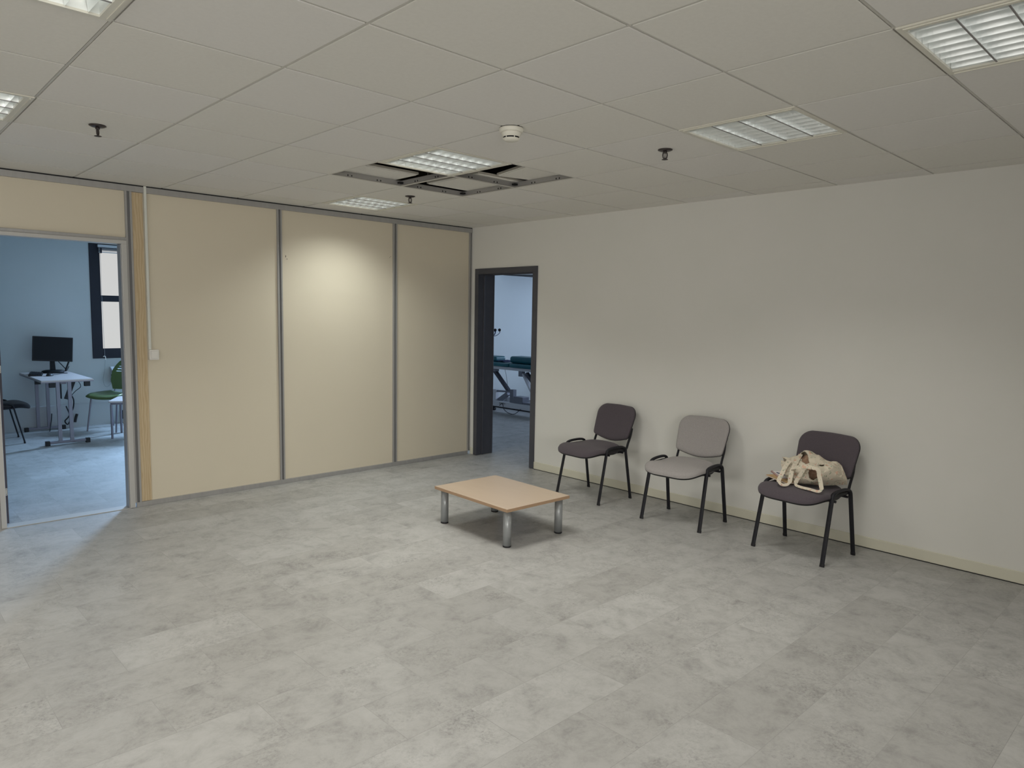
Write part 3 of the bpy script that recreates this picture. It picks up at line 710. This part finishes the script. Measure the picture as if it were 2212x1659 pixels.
tag(MB().box((-2.335, wy-.06, .062), (-2.22, wy-.0005, .175)).build('floor_socket', 'black'), 'small black box low on the far wall behind the white stool', 'socket')

# desk
dk = empty('desk', (-3.21, 3.955, 0), 0, 'white-topped computer desk on grey T-shaped legs against the far wall', 'desk')
dt = MB().box((-.26, -.635, .722), (.26, .635, .741)).build('tabletop', 'desk', dk, bevel=.003)
MB().box((-.262, -.637, .712), (.262, .637, .7218)).build('edge_trim', 'deskedge', dt)
for yy in (-.655, .55):
    fb = MB().box((-.215, yy-.02, .018), (.165, yy+.02, .046)); lg = fb.build('foot_bar', 'desksteel', dk, bevel=.006)
    MB().box((-.25, yy-.026, .0), (-.2055, yy+.026, .052)).build('foot_cap', 'black', lg, bevel=.004); MB().box((.1505, yy-.026, .0), (.195, yy+.026, .052)).build('foot_cap', 'black', lg, bevel=.004)
for yy in (-.655, .55):
    for xx in (-.100, .015):
        y_ = yy if yy > 0 else -.62
        MB()._add([(xx-.018, yy-.014, .046), (xx+.018, yy-.014, .046), (xx+.018, yy+.014, .046), (xx-.018, yy+.014, .046), (xx-.018, y_-.014, .712), (xx+.018, y_-.014, .712), (xx+.018, y_+.014, .712), (xx-.018, y_+.014, .712)],
                  [(0,3,2,1),(4,5,6,7),(0,1,5,4),(1,2,6,5),(2,3,7,6),(3,0,4,7)]).build('leg', 'desksteel', dk)
for x_, y_ in ((-.15, -.60), (.20, -.60), (-.20, -.10), (.02, .10)):
    MB().box((x_-.028, y_-.025, .655), (x_+.028, y_+.025, .7115)).build('bracket', 'black', dk)
MB().box((-.055, -.55, .685), (.0, .53, .7115)).build('under_beam', 'desksteel', dk)
MB().box((-.03, -.42, .50), (-.022, -.30, .685)).tube([(-.03, -.58, .52), (.02, -.58, .52), (.03, -.3, .5)], .004, seg=6).build('cable_holder', 'black', dk)

mo = empty('monitor', (-3.15, 4.38, .741), math.radians(-4), 'black flat computer monitor standing on the white desk', 'monitor')
MB().lathe([(0, 0), (.115, 0), (.125, .008), (.118, .028), (.09, .036), (0, .038)], seg=36).build('stand_base', 'screen', mo).scale = (1, .72, 1)
MB()._add([(-.03, -.0, .034), (.03, -.0, .034), (.03, .03, .034), (-.03, .03, .034), (-.022, .02, .24), (.022, .02, .24), (.022, .045, .24), (-.022, .045, .24)], [(0,3,2,1),(4,5,6,7),(0,1,5,4),(1,2,6,5),(2,3,7,6),(3,0,4,7)]).build('stand_neck', 'screen', mo)
Tp = Matrix.Translation((.0, .0, .145)) @ Matrix.Rotation(math.radians(3.5), 4, 'Y') @ Matrix.Rotation(math.radians(-4), 4, 'X')
pn = MB().box((-.215, -.012, .0), (.215, .020, .308), 0, Tp).build('screen_panel', 'black', mo, bevel=.004)
MB().box((-.205, -.0135, .014), (.205, -.012, .298), 0, Tp).build('screen', 'screen', pn)
kb = empty('keyboard', (-3.37, 4.16, .741), math.radians(78), 'black keyboard lying on the white desk in front of the monitor', 'keyboard')
MB()._add([(-.21, -.07, 0), (.21, -.07, 0), (.21, .07, 0), (-.21, .07, 0), (-.205, -.068, .012), (.205, -.068, .012), (.205, .068, .024), (-.205, .068, .024)], [(0,3,2,1),(4,5,6,7),(0,1,5,4),(1,2,6,5),(2,3,7,6),(3,0,4,7)]).build('key_base', 'black', kb, bevel=.003)
kk = MB()
for a_ in range(14):
    for b_ in range(5): kk.box((-.195+a_*.028, -.058+b_*.024, .013+b_*.0022), (-.171+a_*.028, -.038+b_*.024, .019+b_*.0022))
kk.build('keys', 'screen', kb)
ms_ = empty('computer_mouse', (-3.27, 3.93, .7415), math.radians(60), 'black computer mouse on the near end of the white desk', 'mouse')
b_ = MB().lathe([(0, 0), (.034, 0), (.036, .010), (.028, .026), (.012, .034), (0, .036)], seg=20); mo_ = b_.build('mouse_body', 'black', ms_); mo_.scale = (1.7, 1, 1)
def cable(name, pts, r_, label, m='black', n=6):
    return tag(MB().tube(smooth_path(pts, n), r_, seg=6).build(name, m), label, 'cable')
cable('monitor_cable', [(-2.99, 4.40, .99), (-2.95, 4.42, .93), (-2.97, 4.44, .85), (-2.99, 4.47, .775), (-2.99, 4.50, .752)], .010, 'thick black cable looping from the monitor edge down to the desk top')
cable('monitor_cable', [(-3.08, 4.42, .88), (-3.03, 4.44, .82), (-2.98, 4.50, .765), (-2.96, 4.565, .752), (-2.93, 4.60, .80)], .005, 'thin black cable running diagonally below the monitor to the desk edge')
cable('mouse_cable', [(-3.24, 3.99, .746), (-3.17, 4.06, .746), (-3.10, 4.16, .746), (-3.03, 4.20, .746), (-3.06, 4.24, .746), (-3.14, 4.19, .746), (-3.22, 4.13, .746)], .003, 'thin grey mouse cable curling across the white desk top')
cable('power_cable', [(-3.13, 3.75, .70), (-3.10, 3.78, .55), (-3.06, 3.80, .45), (-3.05, 3.9, .33), (-3.08, 4.0, .22), (-3.12, 4.0, .17), (-3.08, 4.05, .12), (-3.04, 4.1, .2), (-3.06, 4.2, .33)], .008, 'black power cable hanging in a loop under the desk')
cable('power_cable', [(-3.04, 3.66, .70), (-3.0, 3.7, .62), (-3.05, 3.74, .56), (-3.10, 3.75, .50)], .004, 'short black cable hanging from the right edge under the desk')
cable('power_cable', [(-3.15, 4.565, .20), (-3.17, 4.50, .12), (-3.2, 4.42, .03), (-3.22, 4.35, .008)], .006, 'black cable dropping from the wall grille to the floor behind the desk')
ad = empty('power_adapter', (-3.10, 3.62, .66), 0, 'black power adapter with a pale strip hanging under the desk', 'adapter')
Ta = Matrix.Rotation(math.radians(20), 4, 'Y'); MB().box((-.03, -.02, -.19), (.015, .015, .045), 0, Ta).build('adapter_body', 'black', ad); MB().box((.0155, -.01, -.19), (.020, .0, -.09), 0, Ta).build('pale_strip', 'white', ad)
cable('plug', [(-2.87, 4.555, .175), (-2.885, 4.55, .13), (-2.90, 4.54, .07)], .016, 'black plug hanging from the end of the wall grille')

# black chair left of the desk
c4 = copy_tree(c1); c4.name = 'office_chair'; c4.location = (-3.79, 3.90, 0); c4.rotation_euler = (0, 0, math.radians(-92)); del c4['group']
for ch in c4.children:
    if ch.name.split('.')[0] in ('seat', 'backrest'):
        ch.data = ch.data.copy(); ch.data.materials[0] = M['fab_black']
c4['label'] = 'black chair facing the computer desk, half hidden by the door jamb'

# green plastic chair
gc = empty('plastic_chair', (-2.545, 4.11, 0), math.radians(128), 'green plastic chair with slotted back and grey metal legs', 'chair')
gs = MB(); rws = []
for i in range(11):
    y = .23-.44*i/10; rr = []
    for k in range(13):
        x = -.22+.44*k/12; wd_ = 1-.10*abs(i-5)/5*(1 if i > 5 else .4)
        z = .455-.03*(max(0, y-.12)/.11)**2+.02*(abs(x)/.22)**3-.008*math.cos(x*7); rr.append((x*wd_, y, z))
    rws.append(rr)
gs.grid(rws).build('seat', 'green', gc, solid=.018)
bk = MB(); Tb = Matrix.Translation((0, -.21, .50)) @ Matrix.Rotation(math.radians(14), 4, 'X')
def bx(x0, x1, z0, z1):
    bk.box((x0, -.008, z0), (x1, .008, z1), 0, Tb)
slots = [(.232, .247), (.265, .280), (.298, .313), (.331, .346)]
zc = 0
def half(z): return .165+.045*min(1, z/.12) if z < .22 else .21-.10*((z-.22)/.16)**1.6
zz = [0.0, .06, .12, .18]+[v for s_ in slots for v in s_]+[.365, .38]
for a_, b_ in zip(zz[:-1], zz[1:]):
    is_slot = any(abs(a_-s_[0]) < 1e-6 for s_ in slots)
    ha, hb = half(a_), half(b_)
    def quad(xa0, xa1, xb0, xb1):
        vs = [Tb @ Vector(p) for p in ((xa0, -.008, a_), (xa1, -.008, a_), (xa1, .008, a_), (xa0, .008, a_), (xb0, -.008, b_), (xb1, -.008, b_), (xb1, .008, b_), (xb0, .008, b_))]
        bk._add(vs, [(0,3,2,1),(4,5,6,7),(0,1,5,4),(1,2,6,5),(2,3,7,6),(3,0,4,7)])
    if is_slot: quad(-ha, -ha+.05, -hb, -hb+.05); quad(ha-.05, ha, hb-.05, hb)
    else: quad(-ha, ha, -hb, hb)
bk.build('backrest', 'green', gc)
for x_ in (-.19, .19):
    for y_, yt in ((.235, .17), (-.24, -.17)):
        MB().tube([(x_*1.06, y_, .0), (x_*.94, yt, .438)], .0105, seg=10).build('leg', 'desksteel', gc)
    MB().tube([(x_*.82, -.17, .436), (x_*.80, -.215, .455), (x_*.78, -.255, .56)], .009, seg=8).build('back_support', 'desksteel', gc)

# low white table in front of it
lt = empty('side_table', (-2.805, 3.345, 0), math.radians(-27), 'low white-topped table on grey steel legs in front of the green chair', 'table')
pl = []
for cx_, cy_, a0 in ((.49, .0+.04, -PI/2), (.49, .50, 0), (.03, .50, PI/2), (.03, .04, PI)):
    for k in range(5): pl.append((cx_-.0+.03*math.cos(a0+PI/2*k/4), cy_+.03*math.sin(a0+PI/2*k/4)))
MB().prism(pl, .440, .458).build('tabletop', 'desk', lt); MB().prism([(.03, .04), (.49, .04), (.49, .50), (.03, .50)], .412, .4395).build('apron', 'desksteel', lt)
for x_, y_ in ((.03, .035), (.49, .035), (.03, .495), (.49, .495), (.085, .52)): MB().tube([(x_, y_, 0), (x_, y_, .415)], .0135, seg=12).build('leg', 'desksteel', lt)

# ------------------------------------------------------------------ room behind the right doorway
struct('wall_end', MB().box((.22, 3.13, 0), (6.2, 3.3, HT)), 'wall_blue')
struct('wall_side', MB().box((6.0, -4, 0), (6.2, -.9, HT)).box((6.0, 2.2, 0), (6.2, 3.13, HT)).box((6.0, -.9, 0), (6.2, 2.2, .9)).box((6.0, -.9, 2.2), (6.2, 2.2, HT)), 'wall_blue')
struct('wall_near', MB().box((.22, -4.2, 0), (6.2, -4.0, HT)), 'wall_blue')
w3 = empty('window_3', (0, 0, 0), kind='structure')
MB().box((6.02, -.9, .9), (6.08, -.82, 2.2)).box((6.02, 2.12, .9), (6.08, 2.2, 2.2)).box((6.02, -.82, .9), (6.08, 2.12, .98)).box((6.02, -.82, 2.12), (6.08, 2.12, 2.2)).box((6.02, .61, .98), (6.08, .69, 2.12)).build('window_frame', 'wframe', w3)
MB().box((6.045, -.82, .98), (6.051, 2.12, 2.12)).build('window_glass', 'glass', w3)

tt = empty('treatment_table', (2.95, 2.1, 0), 0, 'teal padded treatment couch on a white lifting frame in the next room', 'treatment table')
X0 = -.30
MB().box((X0, -1.05, .075), (X0+.06, .76, .165)).box((.24, -1.05, .075), (.30, .76, .165)).box((X0+.06, .66, .09), (.24, .74, .15)).box((X0+.06, -1.03, .09), (.24, -.95, .15)).build('base_frame', 'couchwhite', tt, bevel=.006)
MB().box((X0-.004, -1.06, .058), (X0+.062, .77, .0745)).build('base_runner', 'black', tt); MB().box((.238, -1.06, .058), (.304, .77, .0745)).build('base_runner', 'black', tt)
mk = MB().lathe([(0, -.002), (.011, -.002), (.011, .002), (0, .002)], seg=12)
mk2 = MB()
Tx = Matrix.Translation((X0-.001, .22, .135)) @ Matrix.Rotation(-PI/2, 4, 'Z')
mk2.box((-.040, -.001, -.008), (-.026, .001, .008), 0, Tx)
for q, ww in ((-.012, .006), (.002, .012), (.020, .010), (.036, .004), (.046, .010), (.062, .009), (.086, .014)):
    mk2.box((q, -.001, -.012), (q+.003, .001, .012), 0, Tx).box((q, -.001, .008), (q+ww, .001, .012), 0, Tx).box((q, -.001, -.002), (q+ww*.8, .001, .001), 0, Tx)
mk2.build('lettering', 'black', tt)
for yy in (-.9, .42):
    cw = MB().tube([(X0+.005, yy, .030), (X0+.050, yy, .030)], .030, seg=16); cw.build('castor', 'black', tt)
for yy in (-.9, .65): MB().tube([(.25, yy, .030), (.295, yy, .030)], .030, seg=16).build('castor', 'black', tt)
MB().box((X0+.02, -1.0, .685), (X0+.06, .72, .732)).box((.24, -1.0, .685), (.28, .72, .732)).box((X0+.06, -.98, .69), (.24, -.94, .73)).box((X0+.06, .68, .69), (.24, .72, .73)).build('top_frame', 'couchwhite', tt)
def pad(name, y0_, y1_, z0_, z1_, x0_, x1_, m='teal', bev=.024, T_=None):
    return MB().box((x0_, y0_, z0_), (x1_, y1_, z1_), 0, T_).build(name, m, tt, bevel=bev, seg=4)
pad('cushion', .05, .76, .733, .795, -.335, .335)
pad('cushion', -1.05, .02, .733, .795, -.335, .335)
def beam(a, b, w_, t_, name, m, par=tt):
    a, b = Vector(a), Vector(b); d = b-a; L = d.length
    R_ = d.to_track_quat('Z', 'X').to_matrix().to_4x4(); Tt = Matrix.Translation(a) @ R_
    return MB().box((-w_/2, -t_/2, 0), (w_/2, t_/2, L), 0, Tt).build(name, m, par)
beam((X0+.09, .50, .665), (X0+.09, .13, .335), .05, .055, 'lift_arm', 'couchdark')
beam((X0+.075, -.28, .655), (X0+.075, -.66, .32), .05, .06, 'lift_arm', 'couchdark')
beam((X0+.060, -.22, .645), (X0+.060, -.47, .30), .03, .05, 'lift_arm', 'couchwhite')
MB().box((X0+.03, .40, .64), (X0+.11, .46, .685)).build('bracket', 'couchgrey', tt)
MB().box((X0+.03, -.22, .60), (X0+.10, -.14, .685)).build('bracket', 'couchgrey', tt)
MB().tube([(X0+.06, .47, .315), (X0+.06, -.02, .34)], .016, seg=10).build('cross_tube', 'couchgrey', tt)
MB().box((X0+.03, .38, .165), (X0+.09, .45, .345)).build('upright_post', 'couchwhite', tt)
MB().box((X0+.03, -.03, .165), (X0+.10, .05, .375)).build('upright_post', 'couchgrey', tt)
beam((X0+.09, .14, .30), (X0+.09, .36, .165), .06, .07, 'lower_arm', 'couchgrey')
MB().box((X0+.01, -.26, .165), (X0+.16, -.06, .275)).box((X0+.02, -.06, .165), (X0+.15, .03, .25)).build('motor_box', 'couchgrey', tt, bevel=.004)
MB().box((X0+.02, -1.0, .165), (X0+.28, -.27, .195)).build('floor_plate', 'couchgrey', tt)
cable('couch_cable', [(2.80, 2.40, .68), (2.80, 2.36, .55), (2.80, 2.33, .40)], .003, 'thin cable hanging below the treatment couch')
cable('couch_cable', [(2.642, 2.35, .10), (2.640, 2.28, .135), (2.60, 2.20, .06), (2.56, 2.05, .015), (2.57, 1.92, .012), (2.64, 1.85, .09)], .005, 'dark cable drooping along the white base of the treatment couch')
bo_ = tag(MB().box((-.14, -.42, 0), (.14, .42, .11)).build('bolster_cushion', 'teal', bevel=.04, seg=4), 'thick teal bolster cushion lying on the treatment couch', 'cushion')
bo_.location = (2.86, 1.80, .797); bo_.rotation_euler = (math.radians(1.5)*0, 0, 0)
b2_ = tag(MB().box((-.12, -.14, 0), (.12, .14, .085)).build('bolster_cushion', 'teal', bevel=.03, seg=4), 'small dark teal cushion on the left end of the treatment couch', 'cushion')
b2_.location = (2.86, 2.71, .797)
fc = []
for i in range(9):
    fc.append([(-.10+.02*k, -.11+.0275*i, .002+.028*math.sin(PI*i/8)*(.6+.4*math.sin(k*1.3+i))) for k in range(11)])
nc_ = tag(MB().grid(fc).build('folded_cloth', 'navy', solid=.004), 'crumpled navy cloth between the two cushions on the couch', 'cloth'); nc_.location = (2.82, 2.44, .800)

cs = empty('coat_stand', (2.985, 2.985, 0), 0, 'dark coat stand with curved arms ending in black knobs beside the doorway reveal', 'coat stand')
MB().tube([(0, 0, .012), (0, 0, 1.30)], .016, seg=12).build('pole', 'steel', cs)
MB().lathe([(0, 0), (.115, 0), (.115, .010), (.03, .016), (0, .016)], seg=32).build('base', 'steel', cs)
for a_ in (-.55, -1.75, -2.9):
    c_, s_ = math.cos(a_), math.sin(a_)
    ar = MB().tube(smooth_path([(0, 0, 1.205), (.05*c_, .05*s_, 1.20), (.12*c_, .12*s_, 1.215), (.165*c_, .165*s_, 1.255), (.17*c_, .17*s_, 1.285)], 5), .011, .005, 8).build('hook_arm', 'navy', cs)
    MB().lathe([(0, -.026), (.016, -.022), (.026, -.004), (.024, .014), (.012, .026), (0, .028)], (.165*c_, .165*s_, 1.305), 16).build('knob', 'black', ar)
